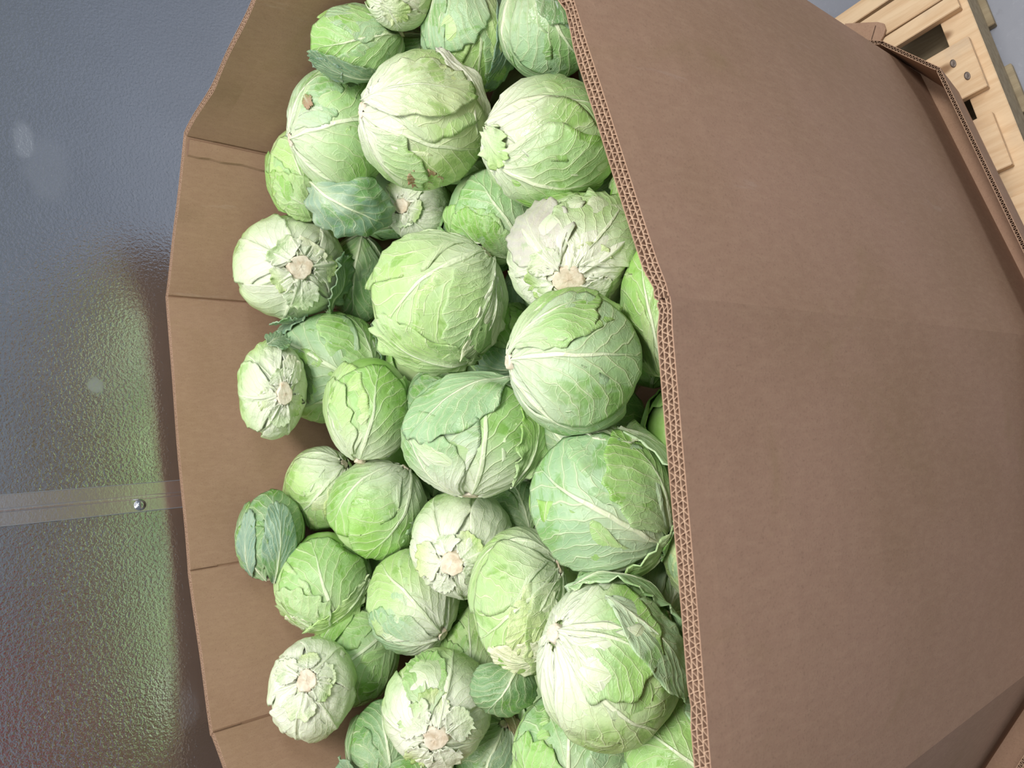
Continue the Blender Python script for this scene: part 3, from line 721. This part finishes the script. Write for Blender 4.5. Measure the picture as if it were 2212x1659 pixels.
CABBAGES = [
    ('c1', "ragged pale cabbage cut by the photo's top edge, left of the ribbed ones",
     (0.6086, 0.9827, 0.8538), 0.0518, 0.0464, (-0.35, 0.2, 1), (0.4, 0.5), dict(col='pale', col2='white', white=0.8, extras=[{'b': (-0.6, 0.1, 1), 't': (0.1, 0.5), 'L': 1.0, 'W': 0.4, 'col': 'yel', 'white': 0.6, 'name': 'leaf_stub', 'ruf': 0.07, 'jag': 0.22}])),
    ('c2', "leafy cabbage in the heap's top left corner with a dark leaf folded underneath",
     (0.5609, 1.0754, 0.8756), 0.0746, 0.0554, (0.96, -0.25, 0.3), (-0.3, 0.0), dict(col='mid', col2='blue', white=0.15, extras=[{'b': (0.75, 0.66, 0.4), 't': (-0.5, 0.62, 1), 'L': 2.1, 'W': 0.42, 'col': 'deep', 'lay': 0.1, 'open_': 0.1, 'white': 0.05, 'label': 'dark green leaf folded under the cabbage'}, {'b': (-0.2, 0.95, 0.3), 't': (-0.8, 0.45, 0.6), 'L': 0.95, 'W': 0.5, 'col': 'slate', 'lay': 0.13, 'white': 0.05}])),
    ('c3', 'shaded green cabbage wedged behind the cabbage with the ragged white edge',
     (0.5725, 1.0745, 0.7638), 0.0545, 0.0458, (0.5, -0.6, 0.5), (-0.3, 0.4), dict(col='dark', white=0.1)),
    ('c4', 'tall ribbed cabbage at the top of the heap with an upright midrib',
     (0.5719, 0.9532, 0.7342), 0.0777, 0.0898, (0.12, -0.97, 0.2), (0.14, 0.4), dict(col='pale', col2='blue', white=0.35, extras=[{'b': (-0.2, -0.97, 0.2), 't': (-0.72, 0.25, 0.6), 'L': 2.2, 'W': 0.36, 'col': 'blue', 'lay': 0.085, 'white': 0.1}, {'b': (0.4, -0.9, 0.2), 't': (0.72, 0.3, 0.6), 'L': 2.2, 'W': 0.38, 'col': 'slate', 'lay': 0.085, 'white': 0.1}])),
    ('c5', 'large pale yellowish cabbage with a ragged white torn edge on its upper right',
     (0.4181, 0.9686, 0.8142), 0.0996, 0.1021, (-0.9, -0.15, 0.25), (0.3, 0.35), dict(col='yel', col2='pale', white=0.8, extras=[{'b': (0.05, -0.97, 0.2), 't': (0.72, -0.42, 0.7), 'L': 1.75, 'W': 0.24, 'col': 'cream', 'white': 1, 'lay': 0.075, 'ruf': 0.045, 'jag': 0.3, 'crumple': 0.03, 'name': 'torn_edge', 'label': 'ragged torn white leaf edge'}, {'b': (-0.9, -0.2, 0.3), 't': (0.2, -0.45, 0.8), 'L': 1.9, 'W': 0.42, 'col': 'yel', 'white': 0.95, 'lay': 0.1}, {'b': (0.3, 0.93, 0.2), 't': (-0.2, 0.7, 0.6), 'L': 0.8, 'W': 0.25, 'col': 'brown', 'white': 0, 'lay': 0.05, 'name': 'leaf'}])),
    ('c6', 'bluish cabbage with a bold slanting rib by the top of the near rim',
     (0.5418, 0.7976, 0.7023), 0.0788, 0.0774, (-0.55, -0.75, 0.4), (0.35, 0.25), dict(col='blue', col2='slate', white=0.3)),
    ('c7', 'round bright cabbage against the near rim with its white stem side turned left',
     (0.3486, 0.7631, 0.7368), 0.0922, 0.0865, (-0.93, -0.22, 0.4), (0.5, 0.45), dict(col='pale', col2='mid', white=1.0, extras=[{'b': (-0.9, 0.1, 0.4), 't': (0.0, 0.6, 0.8), 'L': 2.2, 'W': 0.95, 'col': 'mid', 'white': 0.75, 'lay': 0.085, 'ruf': 0.02}, {'b': (-0.9, -0.3, 0.4), 't': (-0.5, 0.35, 0.8), 'L': 0.8, 'W': 0.3, 'col': 'pale', 'white': 0.5, 'lay': 0.11, 'ruf': 0.06, 'jag': 0.25, 'name': 'leaf_stub'}])),
    ('c8', 'smooth cabbage near the far wall with a brown blemish and a big drooping bluish leaf',
     (0.4591, 1.2119, 0.8298), 0.0881, 0.1040, (-0.93, 0.12, 0.35), (0.55, -0.2), dict(col='mid', col2='blue', white=0.55, extras=[{'b': (-0.93, -0.62, 0.25), 't': (0.35, 0.3, 0.9), 'L': 2.75, 'W': 1.0, 'col': 'slate', 'white': 0.1, 'lay': 0.0, 'shift': (0.12, 1.22, -0.02), 'sc': (1.0, 0.72, 0.9), 'ruf': 0.05, 'crumple': 0.03, 'label': 'large drooping bluish wrapper leaf with pale ribs'}, {'b': (-0.58, -0.52, 1), 't': (-0.4, -0.25, 1), 'L': 0.3, 'W': 0.1, 'lay': 0.125, 'a0': 0.0, 'jag': 0.45, 'col': 'brown', 'white': 0, 'name': 'blemish', 'label': 'small brown blemish', 'nr': 5, 'nt': 40, 'ruf': 0, 'lift': 0, 'rib': 0, 'pinch': 0.9}])),
    ('c9', 'cabbage tucked against the far wall, left of the one with the brown blemish',
     (0.4185, 1.3727, 0.8228), 0.0675, 0.0932, (0.35, 0.9, 0.3), (-0.2, -0.3), dict(col='pale', col2='mid', white=0.2, extras=[{'b': (0.7, 0.6, 0.3), 't': (-0.5, 0.35, 0.8), 'L': 1.8, 'W': 0.55, 'col': 'pale', 'lay': 0.09}])),
    ('c11', 'small pale cabbage showing its stem under the cabbage with the ragged white edge',
     (0.3489, 1.2022, 0.6654), 0.0666, 0.0635, (-0.45, 0.0, 1), (0.5, 0.3), dict(col='pale', col2='white', white=1, kind='stem')),
    ('c12', 'grey-green cabbage with a straight pale rib in the middle of the upper heap',
     (0.2842, 0.95, 0.6908), 0.0779, 0.0806, (0.62, 0.76, 0.3), (-0.05, -0.4), dict(col='blue', col2='mid', white=0.5)),
    ('c13', 'large battered cabbage with a greyish withered leaf beside its exposed stem',
     (0.1839, 0.7251, 0.7204), 0.0964, 0.0849, (-0.12, 0.36, 1), (0.4, -0.5), dict(col='white', col2='pale', white=1, kind='stem', extras=[{'b': (-0.15, 0.3, 1), 't': (-0.62, -0.45, 1), 'L': 1.55, 'W': 0.55, 'col': 'grey', 'white': 0.35, 'lay': 0.095, 'ruf': 0.03, 'crumple': 0.022, 'name': 'withered_leaf', 'label': 'greyish withered leaf'}, {'b': (-0.1, 0.25, 1), 't': (0.45, -0.55, 1), 'L': 1.7, 'W': 0.75, 'col': 'pale', 'white': 0.9, 'lay': 0.09}])),
    ('c14', 'white stem-up cabbage by the far wall with a dark leaf at its right',
     (0.2387, 1.4266, 0.8236), 0.1052, 0.1000, (0.17, 0.0, 1), (-0.5, 0.4), dict(col='pale', col2='yel', white=0.95, kind='stem', extras=[{'b': (0.45, 0.88, 0.4), 't': (0.88, 0.2, 0.5), 'L': 1.35, 'W': 0.34, 'col': 'deep', 'white': 0.1, 'lay': 0.14, 'curl': 0.06, 'ruf': 0.06}, {'b': (0.2, 0.97, 0.2), 't': (-0.15, 0.93, 0.5), 'L': 0.6, 'W': 0.26, 'col': 'slate', 'white': 0.05, 'lay': 0.16, 'open_': 0.12}])),
    ('c15', 'dull dark green cabbage wedged between the stem-up cabbage and the big pale one',
     (0.2298, 1.4417, 0.6536), 0.0682, 0.0973, (0.12, -0.95, 0.3), (-0.2, 0.2), dict(col='dark', col2='dark', white=0.1)),
    ('c17', 'big round pale cabbage in the centre of the upper heap with torn layered leaves',
     (0.1321, 0.9659, 0.7926), 0.1044, 0.1095, (0.72, -0.66, 0.25), (-0.35, -0.1), dict(col='pale', col2='pale', white=0.55, extras=[{'b': (0.75, -0.5, 0.5), 't': (0.72, 0.35, 0.6), 'L': 1.6, 'W': 0.34, 'col': 'cream', 'white': 1, 'lay': 0.07, 'ruf': 0.04, 'name': 'leaf'}, {'b': (0.7, 0.7, 0.3), 't': (-0.3, 0.72, 0.6), 'L': 2.0, 'W': 0.42, 'col': 'pale', 'white': 0.4, 'lay': 0.095, 'ruf': 0.05, 'jag': 0.16, 'name': 'leaf'}])),
    ('c18', 'flat grey-green leafed cabbage left of the big round pale one',
     (0.0337, 1.4203, 0.7395), 0.1158, 0.1095, (0.62, 0.3, 0.7), (-0.55, -0.35), dict(col='blue', col2='mid', white=0.2, extras=[{'b': (0.55, -0.8, 0.3), 't': (0.95, 0.0, 0.3), 'L': 1.3, 'W': 0.4, 'col': 'deep', 'white': 0.1, 'lay': 0.1, 'curl': 0.04}, {'b': (-0.1, -0.98, 0.2), 't': (-0.75, -0.62, 0.4), 'L': 0.9, 'W': 0.3, 'col': 'slate', 'lay': 0.12, 'white': 0.05}])),
    ('c19', 'narrow cabbage by the far wall with a pale stem and a dark leaf poking up',
     (-0.0094, 1.3706, 0.8843), 0.0621, 0.0921, (0.3, 0.1, 1), (-0.5, 0.3), dict(col='pale', col2='yel', white=0.95, kind='stem', extras=[{'b': (-0.25, -0.75, 0.6), 't': (0.35, -0.93, 0.2), 'L': 0.8, 'W': 0.4, 'col': 'deep', 'lay': 0.14, 'white': 0.05, 'open_': 0.1}])),
    ('c20', "plump glossy cabbage with a white lower rim, left of the heap's centre",
     (-0.046, 1.2465, 0.749), 0.0842, 0.1018, (-0.2, 0.97, 0.1), (0.1, -0.1), dict(col='mid', col2='pale', white=0.75)),
    ('c21', 'half-hidden cabbage with a dull bluish leaf behind the large ribbed grey-green one',
     (0.071, 0.9721, 0.64), 0.0714, 0.0697, (0.8, 0.45, 0.4), (-0.3, -0.1), dict(col='mid', col2='pale', white=0.2, extras=[{'b': (0.9, 0.35, 0.3), 't': (-0.5, 0.45, 0.7), 'L': 2.0, 'W': 0.55, 'col': 'slate', 'lay': 0.12, 'white': 0.05}])),
    ('c22', 'large grey-green cabbage with a long rib starting at its left, beside the near rim',
     (0.0284, 0.6708, 0.7843), 0.0870, 0.0928, (-0.93, -0.02, 0.35), (0.5, -0.12), dict(col='blue', col2='mid', white=0.55)),
    ('c23', 'smooth cabbage half hidden by the near rim beside the battered cabbage',
     (0.1038, 0.6154, 0.6751), 0.0495, 0.0891, (0.3, 0.93, 0.2), (-0.35, -0.25), dict(col='mid', col2='pale', white=0.3)),
    ('c24', 'wide cabbage mid-heap with a fan of white ribs at its lower edge',
     (-0.0788, 0.902, 0.7641), 0.1081, 0.0921, (-0.08, 0.96, 0.3), (0.12, 0.1), dict(col='mid', col2='blue', white=0.9, extras=[{'b': (0.55, -0.8, 0.2), 't': (-0.45, -0.45, 0.8), 'L': 2.0, 'W': 0.55, 'col': 'blue', 'lay': 0.095, 'white': 0.1, 'jag': 0.2, 'ruf': 0.03}, {'b': (0.35, 0.85, 0.4), 't': (0.78, -0.25, 0.6), 'L': 1.8, 'W': 0.3, 'col': 'mid', 'lay': 0.1, 'white': 0.3, 'ruf': 0.06}])),
    ('c25', 'very large cabbage by the near rim with parallel pale veins and bluish flap',
     (-0.1527, 0.6568, 0.7486), 0.0922, 0.0930, (0.8, 0.55, 0.25), (-0.35, -0.05), dict(col='blue', col2='mid', white=0.25, extras=[{'b': (-0.45, -0.85, 0.4), 't': (0.35, -0.88, 0.4), 'L': 1.1, 'W': 0.45, 'col': 'white', 'white': 0.9, 'lay': 0.06, 'name': 'leaf'}, {'b': (0.1, -0.85, 0.5), 't': (0.85, -0.62, 0.5), 'L': 1.9, 'W': 0.55, 'col': 'blue', 'lay': 0.15, 'ruf': 0.05, 'open_': 0.16, 'crumple': 0.025, 'label': 'bluish leaf flap lifted above the cabbage'}, {'b': (0.95, 0.0, 0.4), 't': (0.6, 0.78, 0.5), 'L': 1.9, 'W': 0.4, 'col': 'mid', 'lay': 0.13, 'ruf': 0.06, 'open_': 0.1, 'white': 0.3}, {'b': (0.98, -0.3, 0.3), 't': (0.92, 0.35, 0.4), 'L': 1.1, 'W': 0.3, 'col': 'dark', 'lay': 0.14, 'ruf': 0.05}])),
    ('c26', 'pale cabbage by the far wall tucked under the plump glossy one',
     (-0.2139, 1.3903, 0.7765), 0.0716, 0.0846, (0.6, -0.55, 0.6), (-0.25, 0.35), dict(col='pale', col2='yel', white=0.8)),
    ('c27', 'cabbage left of centre with a strong white rib curving down its right side',
     (-0.2407, 1.2332, 0.7417), 0.0919, 0.0930, (0.58, -0.8, 0.3), (0.42, 0.25), dict(col='mid', col2='blue', white=0.8)),
    ('c28', 'dark cabbage against the far wall wrapped in a folded blue-green leaf',
     (-0.2892, 1.3807, 0.8891), 0.0614, 0.0836, (0.1, 0.95, 0.3), (0.1, -0.2), dict(col='dark', col2='dark', white=0.05, extras=[{'b': (0.15, 0.97, 0.3), 't': (0.25, -0.2, 1), 'L': 2.05, 'W': 0.46, 'col': 'slate', 'lay': 0.14, 'white': 0.05, 'ruf': 0.03, 'label': 'folded blue-green leaf'}, {'b': (-0.3, 0.93, 0.3), 't': (-0.6, -0.1, 0.7), 'L': 1.7, 'W': 0.32, 'col': 'slate', 'lay': 0.11, 'white': 0.05}])),
    ('c29', 'round light green cabbage by the far wall below the one in a blue-green leaf',
     (-0.3794, 1.3167, 0.8049), 0.0894, 0.0926, (0.35, 0.92, 0.2), (0.0, 0.1), dict(col='mid', col2='pale', white=0.35, extras=[{'b': (0.85, -0.2, 0.4), 't': (0.3, 0.75, 0.6), 'L': 1.9, 'W': 0.3, 'col': 'pale', 'lay': 0.09, 'ruf': 0.06, 'white': 0.4}, {'b': (0.1, 0.98, 0.2), 't': (-0.6, 0.75, 0.4), 'L': 0.9, 'W': 0.36, 'col': 'cream', 'lay': 0.07, 'white': 1}])),
    ('c30', 'white-based cabbage in the middle of the lower heap, its round stem facing up',
     (-0.2689, 0.9787, 0.7315), 0.0828, 0.0849, (-0.18, 0.34, 1), (0.5, -0.4), dict(col='white', col2='yel', white=1, kind='stem')),
    ('c31', 'small curled shaded cabbage in the dark gap beside the very large cabbage',
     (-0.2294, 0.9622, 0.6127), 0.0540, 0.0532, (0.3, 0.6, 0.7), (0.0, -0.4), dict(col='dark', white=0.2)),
    ('c32', 'tall swirling pale cabbage with a crumpled yellow middle, right of the white-based one',
     (-0.3287, 0.8303, 0.7372), 0.0726, 0.1042, (0.8, -0.45, 0.4), (-0.35, 0.3), dict(col='pale', col2='yel', white=0.65, extras=[{'b': (0.7, -0.3, 0.6), 't': (0.0, 0.45, 0.9), 'L': 1.35, 'W': 0.42, 'col': 'yel', 'white': 0.6, 'lay': 0.085, 'ruf': 0.04, 'jag': 0.25, 'name': 'leaf'}, {'b': (0.85, 0.4, 0.3), 't': (-0.2, 0.72, 0.6), 'L': 1.6, 'W': 0.3, 'col': 'cream', 'white': 0.9, 'lay': 0.08, 'name': 'leaf'}, {'b': (0.5, -0.85, 0.2), 't': (0.0, 0.3, 1), 'L': 2.5, 'W': 1.1, 'col': 'dark', 'lay': 0.0, 'shift': (-0.38, 1.16, -0.12), 'sc': (0.78, 0.42, 0.8), 'white': 0.1, 'ruf': 0.02, 'jag': 0.06, 'label': 'round dull green leaf'}])),
    ('c33', 'cabbage with a broad white rib slanting to its lower right, below the white-based one',
     (-0.3993, 1.1392, 0.7185), 0.0824, 0.0921, (0.62, 0.62, 0.5), (-0.45, -0.4), dict(col='pale', col2='blue', white=1.0, extras=[{'b': (0.35, -0.92, 0.2), 't': (-0.02, -0.55, 0.8), 'L': 0.75, 'W': 0.3, 'col': 'deep', 'lay': 0.12, 'white': 0.05, 'label': 'small dark grey-green leaf'}])),
    ('c35', 'mid-green cabbage with a split seam, touching the stem-up cabbage in the lower left',
     (-0.5217, 1.2706, 0.7622), 0.0811, 0.0931, (0.8, -0.55, 0.3), (-0.15, 0.2), dict(col='mid', col2='mid', white=0.2, extras=[{'b': (0.2, -0.9, 0.3), 't': (-0.85, 0.25, 0.4), 'L': 2.0, 'W': 0.32, 'col': 'mid', 'lay': 0.1, 'white': 0.15, 'ruf': 0.03}])),
    ('c36', 'white stem-up cabbage at the lower left of the heap against the far wall',
     (-0.5349, 1.2014, 0.889), 0.0725, 0.0816, (-0.15, -0.14, 1), (0.5, 0.4), dict(col='white', col2='yel', white=1, kind='stem')),
    ('c37', 'light green cabbage partly under the tall swirling one, on its left',
     (-0.5081, 1.0726, 0.6338), 0.0567, 0.0969, (0.1, 0.9, 0.4), (-0.1, -0.3), dict(col='pale', col2='mid', white=0.6, extras=[])),
    ('c39', 'white-ribbed cabbage at the bottom of the heap with its stem turned towards the lower edge',
     (-0.5364, 0.9996, 0.766), 0.0883, 0.0849, (-0.02, 0.52, 1), (0.0, -0.5), dict(col='pale', col2='yel', white=1, kind='stem', extras=[{'b': (-0.1, 0.3, 1), 't': (-0.25, -0.6, 0.8), 'L': 1.5, 'W': 0.38, 'col': 'mid', 'white': 0.5, 'lay': 0.085, 'name': 'leaf'}])),
    ('c40', 'huge pale cabbage with a wide white rib and loose leaves along the near rim',
     (-0.3431, 0.6026, 0.7985), 0.0865, 0.0946, (-0.68, -0.32, 0.6), (0.15, 0.55), dict(col='pale', col2='mid', white=0.95, extras=[{'b': (-0.6, -0.7, 0.4), 't': (0.72, -0.72, 0.4), 'L': 2.2, 'W': 0.32, 'col': 'blue', 'lay': 0.13, 'ruf': 0.08, 'open_': 0.08, 'crumple': 0.025, 'white': 0.2, 'label': 'crinkled grey-green leaf along the rim'}, {'b': (-0.1, -0.65, 0.7), 't': (0.88, 0.05, 0.5), 'L': 1.75, 'W': 0.42, 'col': 'blue', 'lay': 0.11, 'open_': 0.06, 'ruf': 0.03, 'white': 0.3}])),
    ('c41', 'grey-green cabbage cut by the bottom edge under the huge pale one',
     (-0.535, 0.7371, 0.7105), 0.0885, 0.0844, (-0.15, 0.95, 0.3), (-0.08, -0.2), dict(col='blue', col2='mid', white=0.4)),
    ('c42', 'smooth cabbage with dark rubbed patches cut by the bottom edge beside the near rim',
     (-0.4673, 0.5613, 0.7188), 0.0662, 0.0712, (0.88, 0.5, 0.3), (-0.35, -0.25), dict(col='mid', col2='blue', white=0.3)),
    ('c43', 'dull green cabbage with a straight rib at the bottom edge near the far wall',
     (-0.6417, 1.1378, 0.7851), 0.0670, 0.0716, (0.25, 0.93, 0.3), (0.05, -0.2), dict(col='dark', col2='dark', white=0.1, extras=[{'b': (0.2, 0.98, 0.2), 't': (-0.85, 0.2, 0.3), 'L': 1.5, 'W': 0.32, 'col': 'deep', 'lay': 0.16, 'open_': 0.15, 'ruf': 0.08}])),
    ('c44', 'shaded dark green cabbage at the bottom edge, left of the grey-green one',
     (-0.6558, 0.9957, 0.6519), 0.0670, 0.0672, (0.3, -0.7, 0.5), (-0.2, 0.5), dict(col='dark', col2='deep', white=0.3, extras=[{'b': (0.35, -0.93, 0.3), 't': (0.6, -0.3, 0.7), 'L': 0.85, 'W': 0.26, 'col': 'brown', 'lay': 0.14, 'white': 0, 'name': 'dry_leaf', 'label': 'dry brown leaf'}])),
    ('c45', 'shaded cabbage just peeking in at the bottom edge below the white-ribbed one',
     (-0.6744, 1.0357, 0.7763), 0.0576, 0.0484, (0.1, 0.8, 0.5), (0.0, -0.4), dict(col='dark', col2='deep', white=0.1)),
    ('c47', 'pale cabbage sliver behind the near rim beside the very large cabbage',
     (-0.2148, 0.567, 0.6646), 0.0417, 0.0659, (0.5, 0.85, 0.2), (-0.5, -0.2), dict(col='yel', col2='blue', white=0.6)),
    ('c48', 'pale cabbage sliver behind the near rim beside the huge pale one',
     (-0.4058, 0.5799, 0.6292), 0.0382, 0.0543, (0.5, 0.85, 0.2), (-0.5, -0.2), dict(col='pale', col2='mid', white=0.3)),
    ('c50', 'cabbage sliver behind the near rim just below the round bright cabbage',
     (0.2754, 0.6742, 0.6405), 0.0451, 0.0600, (0.5, -0.8, 0.2), (-0.5, 0.2), dict(col='mid', col2='pale', white=0.3)),
    ('c51', 'dark cabbage deep in the gap below the big round pale one',
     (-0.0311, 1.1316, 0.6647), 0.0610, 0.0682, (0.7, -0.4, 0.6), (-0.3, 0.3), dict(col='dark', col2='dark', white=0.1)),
]
FILL = [
    (0.002, 0.454, 0.680, 0.082, None),
    (0.459, 1.095, 0.662, 0.085, 'dark cabbage below the gap between the small stem-side cabbage and the upright-rib cabbage'),
    (0.131, 1.116, 0.649, 0.083, None),
    (-0.298, 0.682, 0.648, 0.078, 'dark cabbage below the gap between the tall swirling cabbage and the huge pale cabbage'),
    (-0.660, 0.840, 0.644, 0.078, None),
    (0.395, 1.352, 0.644, 0.086, 'dark cabbage below the gap between the small stem-side cabbage and the corner cabbage'),
    (-0.065, 0.764, 0.641, 0.079, 'dark cabbage below the gap between the very large veined cabbage and the white-fan cabbage'),
    (-0.142, 1.344, 0.631, 0.079, 'dark cabbage below the gap between the tucked pale cabbage and the plump glossy cabbage'),
    (-0.373, 1.318, 0.628, 0.079, 'dark cabbage below the gap between the round light green cabbage and the curving-rib cabbage'),
    (0.445, 0.918, 0.612, 0.078, 'dark cabbage below the gap between the slanting-rib bluish cabbage and the upright-rib cabbage'),
    (-0.071, 0.595, 0.601, 0.085, 'dark cabbage below the gap between the very large veined cabbage and the rim-hidden smooth cabbage'),
    (0.290, 1.083, 0.597, 0.081, 'dark cabbage below the gap between the small stem-side cabbage and the straight-rib cabbage'),
    (0.161, 0.853, 0.593, 0.085, 'dark cabbage below the gap between the half-hidden bluish cabbage and the battered withered cabbage'),
    (0.050, 1.272, 0.587, 0.086, 'dark cabbage below the gap between the plump glossy cabbage and the flat grey-green cabbage'),
    (-0.238, 0.814, 0.581, 0.082, 'dark cabbage below the gap between the tall swirling cabbage and the white-based stem cabbage'),
    (-0.094, 0.918, 0.578, 0.078, 'dark cabbage below the gap between the half-hidden bluish cabbage and the white-fan cabbage'),
    (-0.524, 1.238, 0.569, 0.081, 'dark cabbage below the gap between the light green side cabbage and the split-seam cabbage'),
    (0.119, 0.504, 0.566, 0.082, None),
    (0.370, 0.775, 0.565, 0.081, 'dark cabbage below the gap between the round bright cabbage and the slanting-rib bluish cabbage'),
    (0.074, 0.709, 0.560, 0.081, 'dark cabbage below the gap between the rim-hidden smooth cabbage and the battered withered cabbage'),
    (-0.109, 1.199, 0.557, 0.079, None),
    (-0.455, 0.739, 0.550, 0.083, 'dark cabbage below the gap between the bottom-edge grey-green cabbage and the tall swirling cabbage'),
    (-0.278, 0.532, 0.548, 0.080, None),
    (0.358, 0.583, 0.538, 0.081, None),
    (0.275, 1.253, 0.535, 0.080, None),
    (0.119, 1.450, 0.531, 0.082, 'dark cabbage below the gap between the dull dark cabbage and the flat grey-green cabbage'),
    (-0.568, 0.939, 0.529, 0.083, 'dark cabbage below the gap between the shaded bottom cabbage and the light green side cabbage'),
    (0.008, 1.072, 0.528, 0.088, None),
    (0.447, 1.215, 0.522, 0.079, None),
    (0.530, 1.033, 0.514, 0.086, 'dark cabbage below the gap between the upright-rib cabbage and the small stem-side cabbage'),
    (-0.248, 1.300, 0.514, 0.080, 'dark cabbage below the gap between the curving-rib cabbage and the tucked pale cabbage'),
    (-0.340, 0.975, 0.512, 0.080, 'dark cabbage below the gap between the light green side cabbage and the white-based stem cabbage'),
    (-0.621, 1.112, 0.508, 0.081, 'dark cabbage below the gap between the light green side cabbage and the shaded bottom cabbage'),
    (0.535, 0.806, 0.508, 0.080, 'dark cabbage below the gap between the slanting-rib bluish cabbage and the round bright cabbage'),
    (-0.439, 0.522, 0.503, 0.081, None),
    (0.170, 1.019, 0.502, 0.078, 'dark cabbage below the gap between the half-hidden bluish cabbage and the straight-rib cabbage'),
    (-0.120, 0.720, 0.498, 0.079, 'dark cabbage below the gap between the sliver by the veined cabbage and the white-fan cabbage'),
    (0.228, 0.699, 0.491, 0.078, 'dark cabbage below the gap between the battered withered cabbage and the rim-hidden smooth cabbage'),
    (-0.060, 1.368, 0.490, 0.081, None),
    (-0.178, 1.067, 0.487, 0.084, 'dark cabbage below the gap between the white-based stem cabbage and the half-hidden bluish cabbage'),
    (0.291, 1.412, 0.482, 0.081, None),
    (-0.310, 0.676, 0.474, 0.079, 'dark cabbage below the gap between the tall swirling cabbage and the patchy bottom-right cabbage'),
    (0.042, 0.902, 0.471, 0.086, None),
    (-0.455, 1.091, 0.470, 0.084, None),
    (0.019, 0.589, 0.455, 0.082, None),
    (0.135, 1.166, 0.454, 0.079, None),
    (-0.403, 1.284, 0.446, 0.089, None),
    (0.222, 0.538, 0.443, 0.080, None),
    (-0.182, 0.899, 0.441, 0.078, None),
    (0.484, 0.651, 0.437, 0.079, None),
    (-0.517, 0.647, 0.420, 0.087, None),
    (-0.155, 0.581, 0.416, 0.079, None),
    (0.358, 0.757, 0.405, 0.080, None),
]

for key, label, c, rx, ry, stem, main, kw in CABBAGES: BODIES[key] = (np.array(c), 0.5*(rx+ry)*0.985*1.06)
for i, (x, y, z, r, lab) in enumerate(FILL): BODIES['f%d' % i] = (np.array([x, y, z]), r*1.05)
for key, label, c, rx, ry, stem, main, kw in CABBAGES:
    cabbage(key, label, c, rx, ry, stem, main, **kw)
for i, (x, y, z, r, lab) in enumerate(FILL):
    a = (i*2.399) % 6.283; q = ((i*0.618) % 1)*0.8
    o = cabbage('f%d' % i, lab or 'cabbage hidden under the top layer of the heap', (x, y, z), r, r*0.97,
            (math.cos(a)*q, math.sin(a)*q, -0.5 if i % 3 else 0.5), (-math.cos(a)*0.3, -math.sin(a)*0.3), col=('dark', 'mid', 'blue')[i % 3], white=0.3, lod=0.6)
    if lab is None: o['group'] = 'cabbages hidden under the heap'
